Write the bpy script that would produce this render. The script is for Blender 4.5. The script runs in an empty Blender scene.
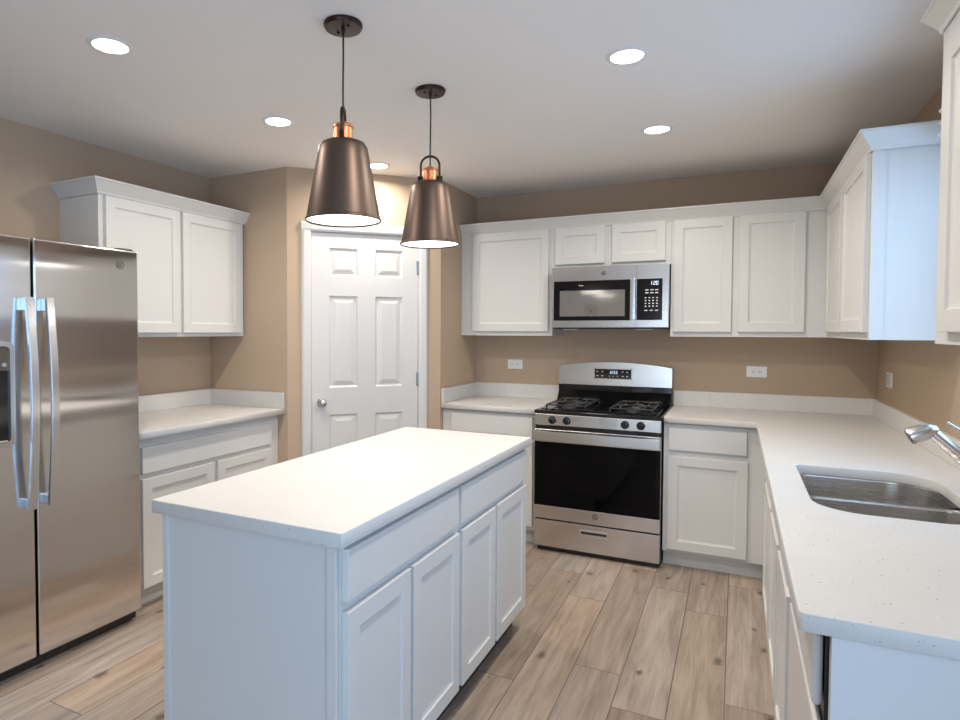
import bpy, bmesh, math, random
from mathutils import Vector, Matrix
from math import sin, cos, pi, radians
random.seed(7)
SC = bpy.context.scene
COL = SC.collection

# ------------------------------------------------------------------ camera
cam_d = bpy.data.cameras.new('camera')
cam = bpy.data.objects.new('camera', cam_d); COL.objects.link(cam)
F, YAW, PIT, ROL, CX, CY = 618.0, 26.703, -1.767, 0.168, 425.66, 350.34
ya, pi_, ro = map(radians, (YAW, PIT, ROL))
dv = Vector((-sin(ya)*cos(pi_), cos(ya)*cos(pi_), sin(pi_)))
rv = Vector((cos(ya), sin(ya), 0)); uv = rv.cross(dv)
r2 = rv*cos(ro) + uv*sin(ro); u2 = -rv*sin(ro) + uv*cos(ro)
M3 = Matrix((r2, u2, -dv)).transposed()
cam.matrix_world = Matrix.Translation((0.016, -4.588, 1.421)) @ M3.to_4x4()
cam_d.sensor_width = 36; cam_d.lens = F*36/960
cam_d.shift_x = (480-CX)/960; cam_d.shift_y = (CY-360)/960
cam_d.clip_start = 0.05
SC.camera = cam

# ------------------------------------------------------------------ world, exposure, daylight
w = bpy.data.worlds.new('sky'); SC.world = w; w.use_nodes = True
w.node_tree.nodes['Background'].inputs[0].default_value = (0.42, 0.66, 1.0, 1)
w.node_tree.nodes['Background'].inputs[1].default_value = 1.3
SC.view_settings.view_transform = 'Standard'
SC.view_settings.look = 'None'
SC.view_settings.gamma = 1.0
SC.view_settings.use_curve_mapping = False
SC.view_settings.exposure = 0.17

def area(name, loc, rot, sx, sy, power, color, shape='RECTANGLE', spread=180):
    l = bpy.data.lights.new(name, 'AREA'); l.shape = shape; l.size = sx
    if shape in ('RECTANGLE', 'ELLIPSE'): l.size_y = sy
    l.energy = power; l.color = color; l.spread = radians(spread)
    o = bpy.data.objects.new(name, l); COL.objects.link(o)
    o.location = loc; o.rotation_euler = rot
    return o
DAY = (0.30, 0.58, 1.0)
# daylight entering by the glass door behind the camera and by the sink window
area('daylight_glass_door', (-0.20, -7.62, 1.12), (radians(-90), 0, pi), 1.7, 2.0, 40, (0.74, 0.87, 1.0))
area('daylight_patio_door', (0.94, -4.75, 1.06), (0, radians(-78), pi), 1.9, 1.6, 30, DAY)
area('daylight_sink_window', (0.94, -2.09, 1.63), (0, radians(-74), pi), 0.9, 0.72, 9, DAY)

# ------------------------------------------------------------------ materials
def newmat(name):
    m = bpy.data.materials.new(name); m.use_nodes = True
    nt = m.node_tree; b = nt.nodes['Principled BSDF']
    return m, nt, b
def N(nt, t, **kw):
    n = nt.nodes.new(t)
    for k, v in kw.items(): setattr(n, k, v)
    return n
def texco(nt, scale=(1, 1, 1), world=True):
    if world:
        g = N(nt, 'ShaderNodeNewGeometry'); src = g.outputs['Position']
    else:
        g = N(nt, 'ShaderNodeTexCoord'); src = g.outputs['Object']
    mp = N(nt, 'ShaderNodeMapping'); mp.inputs['Scale'].default_value = scale
    nt.links.new(src, mp.inputs['Vector'])
    return mp.outputs[0]
def paint(name, col, rough=0.5, bump=0.0, bscale=120, var=0.02, spec=0.5, metal=0.0, coat=0.0):
    m, nt, b = newmat(name)
    v = texco(nt)
    ns = N(nt, 'ShaderNodeTexNoise'); ns.inputs['Scale'].default_value = 3.0; ns.inputs['Detail'].default_value = 4
    nt.links.new(v, ns.inputs['Vector'])
    mx = N(nt, 'ShaderNodeMix', data_type='RGBA')
    c = Vector(col)
    mx.inputs[6].default_value = (*(c*(1-var)), 1); mx.inputs[7].default_value = (*(c*(1+var)), 1)
    nt.links.new(ns.outputs['Fac'], mx.inputs[0]); nt.links.new(mx.outputs[2], b.inputs['Base Color'])
    b.inputs['Roughness'].default_value = rough; b.inputs['Metallic'].default_value = metal
    b.inputs['Specular IOR Level'].default_value = spec; b.inputs['Coat Weight'].default_value = coat
    if bump:
        n2 = N(nt, 'ShaderNodeTexNoise'); n2.inputs['Scale'].default_value = bscale; n2.inputs['Detail'].default_value = 3
        nt.links.new(v, n2.inputs['Vector'])
        bp = N(nt, 'ShaderNodeBump'); bp.inputs['Strength'].default_value = bump; bp.inputs['Distance'].default_value = 0.002
        nt.links.new(n2.outputs['Fac'], bp.inputs['Height']); nt.links.new(bp.outputs[0], b.inputs['Normal'])
    return m
def emit(name, col, strength):
    m, nt, b = newmat(name)
    b.inputs['Base Color'].default_value = (*col, 1); b.inputs['Emission Color'].default_value = (*col, 1)
    b.inputs['Emission Strength'].default_value = strength
    return m
def stainless(name, col=(0.60, 0.58, 0.56), rough=0.24, wave=0.0, grain='v', aniso=0.0, dr=0.05):
    m, nt, b = newmat(name)
    b.inputs['Metallic'].default_value = 1.0; b.inputs['Roughness'].default_value = rough
    b.inputs['Base Color'].default_value = (*col, 1)
    sc = (1, 1, 0.012) if grain == 'v' else (0.012, 0.012, 1)
    v = texco(nt, sc)
    ns = N(nt, 'ShaderNodeTexNoise'); ns.inputs['Scale'].default_value = 420; ns.inputs['Detail'].default_value = 2
    nt.links.new(v, ns.inputs['Vector'])
    mr = N(nt, 'ShaderNodeMapRange'); mr.inputs[3].default_value = rough-dr; mr.inputs[4].default_value = rough+dr
    nt.links.new(ns.outputs['Fac'], mr.inputs[0]); nt.links.new(mr.outputs[0], b.inputs['Roughness'])
    b1 = N(nt, 'ShaderNodeBump'); b1.inputs['Strength'].default_value = 0.10; b1.inputs['Distance'].default_value = 0.0006
    nt.links.new(ns.outputs['Fac'], b1.inputs['Height'])
    last = b1
    if wave:
        v2 = texco(nt, (0.5, 0.5, 3.0))
        n2 = N(nt, 'ShaderNodeTexNoise'); n2.inputs['Scale'].default_value = 1.6; n2.inputs['Detail'].default_value = 0
        nt.links.new(v2, n2.inputs['Vector'])
        b2 = N(nt, 'ShaderNodeBump'); b2.inputs['Strength'].default_value = wave; b2.inputs['Distance'].default_value = 0.03
        nt.links.new(n2.outputs['Fac'], b2.inputs['Height']); nt.links.new(b1.outputs[0], b2.inputs['Normal']); last = b2
    nt.links.new(last.outputs[0], b.inputs['Normal'])
    if aniso:
        b.inputs['Anisotropic'].default_value = aniso
        tg = N(nt, 'ShaderNodeTangent', direction_type='RADIAL', axis='Z'); nt.links.new(tg.outputs[0], b.inputs['Tangent'])
    return m

WALL = paint('tan_wall_paint', (0.51, 0.385, 0.275), 0.75, 0.08, 180, 0.015, 0.3)
CEIL = paint('ceiling_paint', (0.88, 0.84, 0.80), 0.85, 0.05, 200, 0.01, 0.2)
WHITE = paint('white_cabinet_paint', (0.67, 0.665, 0.64), 0.38, 0.0, var=0.008)
TRIMW = paint('white_trim_paint', (0.66, 0.655, 0.64), 0.35, 0.0, var=0.008)
PLAST = paint('white_plastic', (0.82, 0.82, 0.80), 0.3, var=0.005)
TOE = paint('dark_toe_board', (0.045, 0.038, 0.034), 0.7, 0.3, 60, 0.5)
BLACK = paint('black_enamel', (0.005, 0.005, 0.006), 0.12, var=0.0, coat=0.3)
BLACKM = paint('black_plastic', (0.012, 0.012, 0.012), 0.4, var=0.1)
IRON = paint('cast_iron', (0.02, 0.02, 0.021), 0.38, 0.25, 300, 0.1)
DKGREY = paint('dark_grey_sheet_metal', (0.06, 0.06, 0.062), 0.45, var=0.05)
STEEL = stainless('brushed_steel', (0.62, 0.60, 0.575), 0.22, 0.0)
STEELF = stainless('fridge_steel', (0.68, 0.66, 0.645), 0.14, 0.32, 'v', 0.8, 0.02)
STEELH = stainless('handle_steel', (0.72, 0.72, 0.72), 0.22)
STEELR = stainless('range_steel', (0.66, 0.64, 0.615), 0.24, 0.0, 'v', 0.4)
SINKM = stainless('sink_steel', (0.66, 0.63, 0.59), 0.26, 0.0, 'h')
CHROME = stainless('brushed_nickel', (0.60, 0.58, 0.565), 0.24)
COPPER = paint('hammered_copper', (0.62, 0.25, 0.13), 0.28, 0.5, 260, 0.1, metal=1.0)
BRONZE = paint('dark_bronze', (0.035, 0.018, 0.012), 0.35, var=0.1, metal=0.6)
SHADE = paint('taupe_bronze_metal', (0.12, 0.085, 0.068), 0.42, var=0.03, metal=0.85)
GLASSB = None
def smoked():
    m, nt, b = newmat('black_oven_glass')
    b.inputs['Base Color'].default_value = (0.004, 0.004, 0.005, 1); b.inputs['Roughness'].default_value = 0.04
    tr = N(nt, 'ShaderNodeBsdfTransparent'); tr.inputs[0].default_value = (0.55, 0.48, 0.45, 1)
    mx = N(nt, 'ShaderNodeMixShader'); mx.inputs[0].default_value = 0.5; b.inputs['Specular IOR Level'].default_value = 0.25
    out = nt.nodes['Material Output']
    nt.links.new(b.outputs[0], mx.inputs[1]); nt.links.new(tr.outputs[0], mx.inputs[2]); nt.links.new(mx.outputs[0], out.inputs[0])
    return m
SMOKE = smoked()
def micro_window():
    m, nt, b = newmat('perforated_door_glass')
    b.inputs['Base Color'].default_value = (0.36, 0.345, 0.33, 1); b.inputs['Roughness'].default_value = 0.08
    b.inputs['Metallic'].default_value = 0.55
    return m
MWIN = micro_window()
def pane():
    m, nt, b = newmat('window_glass')
    gl = N(nt, 'ShaderNodeBsdfGlossy'); gl.inputs['Roughness'].default_value = 0.02
    tr = N(nt, 'ShaderNodeBsdfTransparent'); lw = N(nt, 'ShaderNodeLayerWeight'); pw_ = N(nt, 'ShaderNodeMath', operation='POWER'); pw_.inputs[1].default_value = 5.0; nt.links.new(lw.outputs['Facing'], pw_.inputs[0]); fr = N(nt, 'ShaderNodeMath', operation='MULTIPLY_ADD'); fr.inputs[1].default_value = 0.4; fr.inputs[2].default_value = 0.03; nt.links.new(pw_.outputs[0], fr.inputs[0])
    mx = N(nt, 'ShaderNodeMixShader'); out = nt.nodes['Material Output']
    nt.links.new(fr.outputs[0], mx.inputs[0]); nt.links.new(tr.outputs[0], mx.inputs[1]); nt.links.new(gl.outputs[0], mx.inputs[2])
    nt.links.new(mx.outputs[0], out.inputs[0])
    return m
PANE = pane()
LAMP = emit('lamp_lens', (1, 0.98, 0.94), 9.0)
DIFF = emit('pendant_diffuser', (1, 0.985, 0.96), 2.4)
MARK = emit('display_marks', (0.75, 0.88, 1.0), 0.9)
MARKW = paint('printed_marks', (0.75, 0.75, 0.75), 0.5, var=0)

def quartz():
    m, nt, b = newmat('white_speckled_quartz')
    v = texco(nt)
    base = N(nt, 'ShaderNodeTexNoise'); base.inputs['Scale'].default_value = 9; base.inputs['Detail'].default_value = 6
    nt.links.new(v, base.inputs['Vector'])
    mx = N(nt, 'ShaderNodeMix', data_type='RGBA')
    mx.inputs[6].default_value = (0.61, 0.60, 0.575, 1); mx.inputs[7].default_value = (0.67, 0.66, 0.63, 1)
    nt.links.new(base.outputs['Fac'], mx.inputs[0])
    prev = mx.outputs[2]
    for sc, th, gate, col in ((150, 0.20, 0.72, (0.38, 0.37, 0.36, 1)), (85, 0.17, 0.70, (0.20, 0.20, 0.20, 1)), (240, 0.25, 0.60, (0.56, 0.54, 0.51, 1))):
        vo = N(nt, 'ShaderNodeTexVoronoi'); vo.inputs['Scale'].default_value = sc
        nt.links.new(v, vo.inputs['Vector'])
        lt = N(nt, 'ShaderNodeMath', operation='LESS_THAN'); lt.inputs[1].default_value = th
        nt.links.new(vo.outputs['Distance'], lt.inputs[0])
        sp = N(nt, 'ShaderNodeSeparateColor'); nt.links.new(vo.outputs['Color'], sp.inputs[0])
        g = N(nt, 'ShaderNodeMath', operation='GREATER_THAN'); g.inputs[1].default_value = gate + 0.2
        nt.links.new(sp.outputs[0], g.inputs[0])
        mu = N(nt, 'ShaderNodeMath', operation='MULTIPLY'); nt.links.new(lt.outputs[0], mu.inputs[0]); nt.links.new(g.outputs[0], mu.inputs[1])
        m2 = N(nt, 'ShaderNodeMix', data_type='RGBA'); m2.inputs[7].default_value = col
        nt.links.new(mu.outputs[0], m2.inputs[0]); nt.links.new(prev, m2.inputs[6]); prev = m2.outputs[2]
    nt.links.new(prev, b.inputs['Base Color']); b.inputs['Roughness'].default_value = 0.42; b.inputs['Specular IOR Level'].default_value = 0.35
    return m
QUARTZ = quartz()

def planks():
    m, nt, b = newmat('oak_plank_floor')
    L = nt.links.new
    g = N(nt, 'ShaderNodeNewGeometry'); s = N(nt, 'ShaderNodeSeparateXYZ'); L(g.outputs['Position'], s.inputs[0])
    def mt(op, a, c=None, d=None):
        n = N(nt, 'ShaderNodeMath', operation=op)
        for i, q in enumerate((a, c, d)):
            if q is None: continue
            if isinstance(q, (int, float)): n.inputs[i].default_value = q
            else: L(q, n.inputs[i])
        return n.outputs[0]
    W, LEN = 0.1925, 1.24
    xs = mt('DIVIDE', mt('ADD', s.outputs[0], 0.003), W)
    k = mt('FLOOR', xs); fx = mt('SUBTRACT', xs, k)
    wn = N(nt, 'ShaderNodeTexWhiteNoise', noise_dimensions='1D'); L(mt('ADD', k, 3.7), wn.inputs['W'])
    ys = mt('ADD', mt('DIVIDE', s.outputs[1], LEN), wn.outputs['Value'])
    j = mt('FLOOR', ys); fy = mt('SUBTRACT', ys, j)
    cb = N(nt, 'ShaderNodeCombineXYZ'); L(k, cb.inputs[0]); L(j, cb.inputs[1])
    wn2 = N(nt, 'ShaderNodeTexWhiteNoise', noise_dimensions='2D'); L(cb.outputs[0], wn2.inputs['Vector'])
    # seams
    def seam(f, wdt):
        a = mt('LESS_THAN', f, wdt); c = mt('GREATER_THAN', f, 1-wdt); return mt('MAXIMUM', a, c)
    sm = mt('MAXIMUM', seam(fx, 0.011), seam(fy, 0.0016))
    # grain
    off = N(nt, 'ShaderNodeVectorMath', operation='MULTIPLY_ADD')
    L(wn2.outputs['Color'], off.inputs[0]); off.inputs[1].default_value = (30, 30, 30); L(g.outputs['Position'], off.inputs[2])
    mp = N(nt, 'ShaderNodeMapping'); mp.inputs['Scale'].default_value = (13.0, 1.0, 1); L(off.outputs[0], mp.inputs[0])
    n1 = N(nt, 'ShaderNodeTexNoise'); n1.inputs['Scale'].default_value = 1.6; n1.inputs['Detail'].default_value = 8; n1.inputs['Roughness'].default_value = 0.62; n1.inputs['Distortion'].default_value = 0.7
    L(mp.outputs[0], n1.inputs['Vector'])
    mp2 = N(nt, 'ShaderNodeMapping'); mp2.inputs['Scale'].default_value = (70, 2.2, 1); L(off.outputs[0], mp2.inputs[0])
    n2 = N(nt, 'ShaderNodeTexNoise'); n2.inputs['Scale'].default_value = 3; n2.inputs['Detail'].default_value = 4
    L(mp2.outputs[0], n2.inputs['Vector'])
    cr = N(nt, 'ShaderNodeValToRGB'); e = cr.color_ramp.elements
    e[0].position = 0.28; e[0].color = (0.185, 0.132, 0.098, 1); e[1].position = 0.70; e[1].color = (0.47, 0.385, 0.31, 1)
    x = e.new(0.5); x.color = (0.345, 0.27, 0.212, 1)
    L(mt('ADD', mt('MULTIPLY', n1.outputs['Fac'], 0.7), mt('MULTIPLY', n2.outputs['Fac'], 0.3)), cr.inputs[0])
    hs = N(nt, 'ShaderNodeHueSaturation')
    L(mt('ADD', mt('MULTIPLY', wn2.outputs['Value'], 0.45), 0.80), hs.inputs['Value'])
    sp = N(nt, 'ShaderNodeSeparateColor'); L(wn2.outputs['Color'], sp.inputs[0])
    L(mt('ADD', mt('MULTIPLY', sp.outputs[1], 0.45), 0.72), hs.inputs['Saturation'])
    L(cr.outputs[0], hs.inputs['Color'])
    # knots
    mp3 = N(nt, 'ShaderNodeMapping'); mp3.inputs['Scale'].default_value = (1.0, 0.62, 1); L(g.outputs['Position'], mp3.inputs[0])
    vo = N(nt, 'ShaderNodeTexVoronoi', voronoi_dimensions='2D'); vo.inputs['Scale'].default_value = 4.4; L(mp3.outputs[0], vo.inputs['Vector'])
    nk = N(nt, 'ShaderNodeTexNoise'); nk.inputs['Scale'].default_value = 45; L(g.outputs['Position'], nk.inputs['Vector'])
    sv = N(nt, 'ShaderNodeSeparateColor'); L(vo.outputs['Color'], sv.inputs[0])
    rad = mt('MULTIPLY', mt('MULTIPLY', sv.outputs[0], 0.17), nk.outputs['Fac'])
    kn = N(nt, 'ShaderNodeMapRange', interpolation_type='SMOOTHSTEP'); L(vo.outputs['Distance'], kn.inputs[0])
    kn.inputs[1].default_value = 0.0; L(mt('MULTIPLY', rad, 1.9), kn.inputs[2]); kn.inputs[3].default_value = 0.85; kn.inputs[4].default_value = 0.0
    gate = mt('GREATER_THAN', sv.outputs[1], 0.35)
    m1 = N(nt, 'ShaderNodeMix', data_type='RGBA'); L(mt('MULTIPLY', kn.outputs[0], gate), m1.inputs[0]); L(hs.outputs[0], m1.inputs[6]); m1.inputs[7].default_value = (0.07, 0.042, 0.028, 1)
    m2 = N(nt, 'ShaderNodeMix', data_type='RGBA'); L(mt('MULTIPLY', sm, 0.8), m2.inputs[0]); L(m1.outputs[2], m2.inputs[6]); m2.inputs[7].default_value = (0.09, 0.062, 0.045, 1)
    L(m2.outputs[2], b.inputs['Base Color'])
    b.inputs['Roughness'].default_value = 0.42
    bp = N(nt, 'ShaderNodeBump'); bp.inputs['Strength'].default_value = 0.25; bp.inputs['Distance'].default_value = 0.002
    L(mt('SUBTRACT', n2.outputs['Fac'], mt('MULTIPLY', sm, 1.5)), bp.inputs['Height']); L(bp.outputs[0], b.inputs['Normal'])
    return m
FLOOR = planks()

# ------------------------------------------------------------------ mesh helpers
def frame(loc=(0, 0, 0), rz=0.0): return Matrix.Translation(loc) @ Matrix.Rotation(rz, 4, 'Z')
def merge(bm, tmp, mat=None):
    me = bpy.data.meshes.new('t'); tmp.to_mesh(me); tmp.free()
    if mat is not None: me.transform(mat)
    bm.from_mesh(me); bpy.data.meshes.remove(me)
def box(bm, x0, x1, y0, y1, z0, z1, bev=0.0, seg=2):
    t = bmesh.new(); bmesh.ops.create_cube(t, size=1)
    for v in t.verts:
        v.co = Vector(((x0+x1)/2+v.co.x*(x1-x0), (y0+y1)/2+v.co.y*(y1-y0), (z0+z1)/2+v.co.z*(z1-z0)))
    if bev: bmesh.ops.bevel(t, geom=t.edges[:], offset=bev, segments=seg, profile=0.5, affect='EDGES')
    merge(bm, t)
def panel(bm, x0, x1, z0, z1, yb, yf, steps, bev=0.0025):
    """slab facing -Y (front at yf < yb) with nested insets: steps = [(inset, depth)...]"""
    t = bmesh.new(); bmesh.ops.create_cube(t, size=1)
    for v in t.verts:
        v.co = Vector(((x0+x1)/2+v.co.x*(x1-x0), (yb+yf)/2+v.co.y*(yb-yf), (z0+z1)/2+v.co.z*(z1-z0)))
    if bev:
        ed = [e for e in t.edges if all(abs(v.co.y-yf) < 1e-6 for v in e.verts)]
        bmesh.ops.bevel(t, geom=ed, offset=bev, segments=2, profile=0.5, affect='EDGES')
    fs = [f for f in t.faces if all(abs(v.co.y-yf) < 1e-5 for v in f.verts)]
    f = max(fs, key=lambda q: q.calc_area())
    for ins, dep in steps:
        bmesh.ops.inset_region(t, faces=[f], thickness=ins, depth=0, use_even_offset=True)
        for v in f.verts: v.co.y += dep
    merge(bm, t)
def cyl(bm, p0, p1, r0, r1=None, n=24, caps=True):
    r1 = r0 if r1 is None else r1
    p0, p1 = Vector(p0), Vector(p1); d = p1-p0
    t = bmesh.new(); bmesh.ops.create_cone(t, cap_ends=caps, segments=n, radius1=r0, radius2=r1, depth=d.length)
    q = Vector((0, 0, 1)).rotation_difference(d.normalized()).to_matrix().to_4x4()
    merge(bm, t, Matrix.Translation((p0+p1)/2) @ q)
def lathe(bm, prof, n=48, c=(0, 0, 0)):
    t = bmesh.new(); rings = []
    for r, z in prof:
        if r < 1e-6: rings.append([t.verts.new((0, 0, z))])
        else: rings.append([t.verts.new((r*cos(2*pi*i/n), r*sin(2*pi*i/n), z)) for i in range(n)])
    for a, b_ in zip(rings, rings[1:]):
        for i in range(n):
            j = (i+1) % n
            if len(a) == 1 and len(b_) == 1: continue
            if len(a) == 1: t.faces.new((a[0], b_[i], b_[j]))
            elif len(b_) == 1: t.faces.new((a[i], a[j], b_[0]))
            else: t.faces.new((a[i], a[j], b_[j], b_[i]))
    bmesh.ops.recalc_face_normals(t, faces=t.faces[:])
    merge(bm, t, Matrix.Translation(c))
def tube(bm, pts, r, n=12, closed=False, flat=None):
    """sweep; flat=(a,b): elliptical section radii along side / binormal"""
    pts = [Vector(p) for p in pts]; t = bmesh.new(); rings = []
    m = len(pts); up = None
    for i, p in enumerate(pts):
        a = pts[(i-1) % m] if (closed or i > 0) else p
        c = pts[(i+1) % m] if (closed or i < m-1) else p
        d = (c-a).normalized()
        if up is None:
            up = Vector((0, 0, 1)) if abs(d.z) < 0.9 else Vector((0, 1, 0))
        s = d.cross(up).normalized(); up = s.cross(d).normalized()
        rr = r[i] if isinstance(r, (list, tuple)) else r
        ra, rb = (rr, rr) if flat is None else flat
        rings.append([t.verts.new(p + s*cos(2*pi*k/n)*ra + up*sin(2*pi*k/n)*rb) for k in range(n)])
    rng = range(m) if closed else range(m-1)
    for i in rng:
        A, B = rings[i], rings[(i+1) % m]
        for k in range(n): t.faces.new((A[k], A[(k+1) % n], B[(k+1) % n], B[k]))
    if not closed:
        t.faces.new(rings[0]); t.faces.new(list(reversed(rings[-1])))
    bmesh.ops.recalc_face_normals(t, faces=t.faces[:])
    merge(bm, t)
def prism(bm, poly, axis, a0, a1):
    """extrude 2D polygon along axis ('x','y','z') from a0 to a1; poly coords are the two other axes in order"""
    t = bmesh.new()
    def P(u, v_, a):
        return {'x': (a, u, v_), 'y': (u, a, v_), 'z': (u, v_, a)}[axis]
    A = [t.verts.new(P(u, v_, a0)) for u, v_ in poly]; B = [t.verts.new(P(u, v_, a1)) for u, v_ in poly]
    t.faces.new(A); t.faces.new(list(reversed(B)))
    for i in range(len(poly)):
        j = (i+1) % len(poly); t.faces.new((A[i], B[i], B[j], A[j]))
    bmesh.ops.recalc_face_normals(t, faces=t.faces[:])
    merge(bm, t)
def sweep_profile(bm, path, prof):
    """mitred sweep: path = [(x,y)...], prof = [(out, z)...]; outward = to the right of travel"""
    t = bmesh.new(); rows = []
    for i, p in enumerate(path):
        p = Vector(p); ns = []
        if i > 0: d = (p-Vector(path[i-1])).normalized(); ns.append(Vector((d.y, -d.x)))
        if i < len(path)-1: d = (Vector(path[i+1])-p).normalized(); ns.append(Vector((d.y, -d.x)))
        if len(ns) == 2:
            b_ = (ns[0]+ns[1]).normalized(); b_ = b_/b_.dot(ns[0])
        else: b_ = ns[0]
        rows.append([t.verts.new((p.x+b_.x*o, p.y+b_.y*o, z)) for o, z in prof])
    n = len(prof)
    for A, B in zip(rows, rows[1:]):
        for k in range(n): t.faces.new((A[k], A[(k+1) % n], B[(k+1) % n], B[k]))
    t.faces.new(rows[0]); t.faces.new(list(reversed(rows[-1])))
    bmesh.ops.recalc_face_normals(t, faces=t.faces[:])
    merge(bm, t)
def extrude_shape(bm, outer, holes, z0, z1, bev=0.0):
    """flat slab with holes, via a filled 2D curve"""
    cu = bpy.data.curves.new('c', 'CURVE'); cu.dimensions = '2D'; cu.fill_mode = 'BOTH'
    for lp in [outer]+holes:
        s = cu.splines.new('POLY'); s.points.add(len(lp)-1)
        for q, p in zip(s.points, lp): q.co = (p[0], p[1], 0, 1)
        s.use_cyclic_u = True
    cu.extrude = (z1-z0)/2-bev; cu.bevel_depth = bev; cu.bevel_resolution = 1; cu.offset = -bev
    o = bpy.data.objects.new('c', cu); COL.objects.link(o)
    me = bpy.data.meshes.new_from_object(o.evaluated_get(bpy.context.evaluated_depsgraph_get()))
    me.transform(Matrix.Translation((0, 0, (z0+z1)/2)))
    bm.from_mesh(me)
    bpy.data.objects.remove(o); bpy.data.curves.remove(cu); bpy.data.meshes.remove(me)
def rrect(x0, x1, y0, y1, rs, n=10):
    """rs: radii for corners (x1,y1),(x0,y1),(x0,y0),(x1,y0)"""
    out = []
    for (cx, cy, a0, r) in ((x1, y1, 0, rs[0]), (x0, y1, 90, rs[1]), (x0, y0, 180, rs[2]), (x1, y0, 270, rs[3])):
        sx = -1 if cx == x1 else 1; sy = -1 if cy == y1 else 1
        for i in range(n+1):
            a = radians(a0+90*i/n); out.append((cx+sx*r+r*cos(a), cy+sy*r+r*sin(a)))
    return out
def link(name, bm, mat, parent=None, smooth=False, label=None, world=False):
    me = bpy.data.meshes.new(name); bmesh.ops.remove_doubles(bm, verts=bm.verts[:], dist=1e-6)
    bm.to_mesh(me); bm.free()
    me.materials.append(mat)
    if smooth:
        for p in me.polygons: p.use_smooth = True
        try: me.set_sharp_from_angle(angle=radians(38))
        except Exception: pass
    o = bpy.data.objects.new(name, me); COL.objects.link(o)
    if smooth:
        wnm = o.modifiers.new('weighted_normal', 'WEIGHTED_NORMAL'); wnm.keep_sharp = True; wnm.weight = 80
    if parent: o.parent = parent
    if label: o['label'] = label
    return o
def part(name, mat, parent, fn, smooth=False, label=None):
    bm = bmesh.new(); fn(bm); return link(name, bm, mat, parent, smooth, label)
def thing(name, label, cat, loc=(0, 0, 0), rz=0, group=None):
    o = bpy.data.objects.new(name, None); COL.objects.link(o)
    o.location = loc; o.rotation_euler = (0, 0, rz); o.empty_display_size = 0.1
    o['label'] = label; o['category'] = cat
    if group: o['group'] = group
    return o
def tagm(o, label, cat, group=None):
    o['label'] = label; o['category'] = cat
    if group: o['group'] = group
    return o
def struct(name, mat, fn, parent=None):
    bm = bmesh.new(); fn(bm); o = link(name, bm, mat, parent)
    if parent is None: o['kind'] = 'structure'
    return o
def copy_tree(o, parent=None):
    c = o.copy(); COL.objects.link(c)
    if parent: c.parent = parent
    for ch in [q for q in list(COL.objects) if q.parent == o]: copy_tree(ch, c)
    return c

# ------------------------------------------------------------------ room
XR, XB, XL, YS, XS, YP, H = 0.782, -1.841, -3.265, -1.411, -2.587, -0.667, 2.476
YR = -7.5; T = 0.12
struct('floor', FLOOR, lambda b: box(b, XL-T, XR+T, YR-T, T, -0.1, 0))
struct('ceiling', CEIL, lambda b: box(b, XL-T, XR+T, YR-T, T, H, H+0.1))
struct('wall_back', WALL, lambda b: box(b, XB-T, XR+T, 0, T, 0, H))
struct('wall_left', WALL, lambda b: box(b, XL-T, XL, YR, YS, 0, H))
struct('wall_pantry_left', WALL, lambda b: box(b, XL-T, XS, YS, YS+T*0.9, 0, H))
struct('wall_pantry_right', WALL, lambda b: box(b, XB-T*0.9, XB, YP, 0.0, 0, H))
WY0, WY1, WZ0, WZ1 = -2.46, -1.72, 1.16, 2.12      # sink window
PY0, PY1 = -5.60, -3.90                             # patio door beside the camera
def wr(b):
    box(b, XR, XR+T, WY1, 0, 0, H); box(b, XR, XR+T, PY1, WY0, 0, H); box(b, XR, XR+T, YR, PY0, 0, H); box(b, XR, XR+T, PY0, PY1, 2.08, H)
    box(b, XR, XR+T, WY0, WY1, 0, WZ0); box(b, XR, XR+T, WY0, WY1, WZ1, H)
struct('wall_right', WALL, wr)
GX0, GX1, GZ = -1.10, 0.70, 2.10                   # glass door behind the camera
def wf(b):
    box(b, XL-T, GX0, YR-T, YR, 0, H); box(b, GX1, XR+T, YR-T, YR, 0, H); box(b, GX0, GX1, YR-T, YR, GZ, H)
struct('wall_front', WALL, wf)
# windows
w1 = bpy.data.objects.new('window_1', None); COL.objects.link(w1); w1['kind'] = 'structure'
def wfr(b):
    for (a, c, d, e) in ((WY0, WY1, WZ0, WZ0+.05), (WY0, WY1, WZ1-.05, WZ1), (WY0, WY0+.05, WZ0+.05, WZ1-.05), (WY1-.05, WY1, WZ0+.05, WZ1-.05)):
        box(b, XR+.03, XR+.08, a, c, d, e)
    box(b, XR+.035, XR+.075, WY0+.05, WY1-.05, (WZ0+WZ1)/2-.02, (WZ0+WZ1)/2+.02)
part('window_frame', TRIMW, w1, wfr)
part('glass_pane', PANE, w1, lambda b: box(b, XR+.052, XR+.056, WY0+.05, WY1-.05, WZ0+.05, WZ1-.05))
part('window_sill', TRIMW, w1, lambda b: box(b, XR-.025, XR+.03, WY0-.03, WY1+.03, WZ0-.02, WZ0+.004, .003))
w2 = bpy.data.objects.new('window_2', None); COL.objects.link(w2); w2['kind'] = 'structure'
def gfr(b):
    for x in (GX0, (GX0+GX1)/2-.04, GX1-.08): box(b, x, x+.08, YR-.09, YR-.03, 0, GZ)
    box(b, GX0, GX1, YR-.09, YR-.03, GZ-.08, GZ); box(b, GX0, GX1, YR-.09, YR-.03, 0, .08)
part('window_frame', TRIMW, w2, gfr)
part('glass_pane', PANE, w2, lambda b: box(b, GX0+.08, GX1-.08, YR-.062, YR-.057, .08, GZ-.08))
w3 = bpy.data.objects.new('window_3', None); COL.objects.link(w3); w3['kind'] = 'structure'
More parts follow.
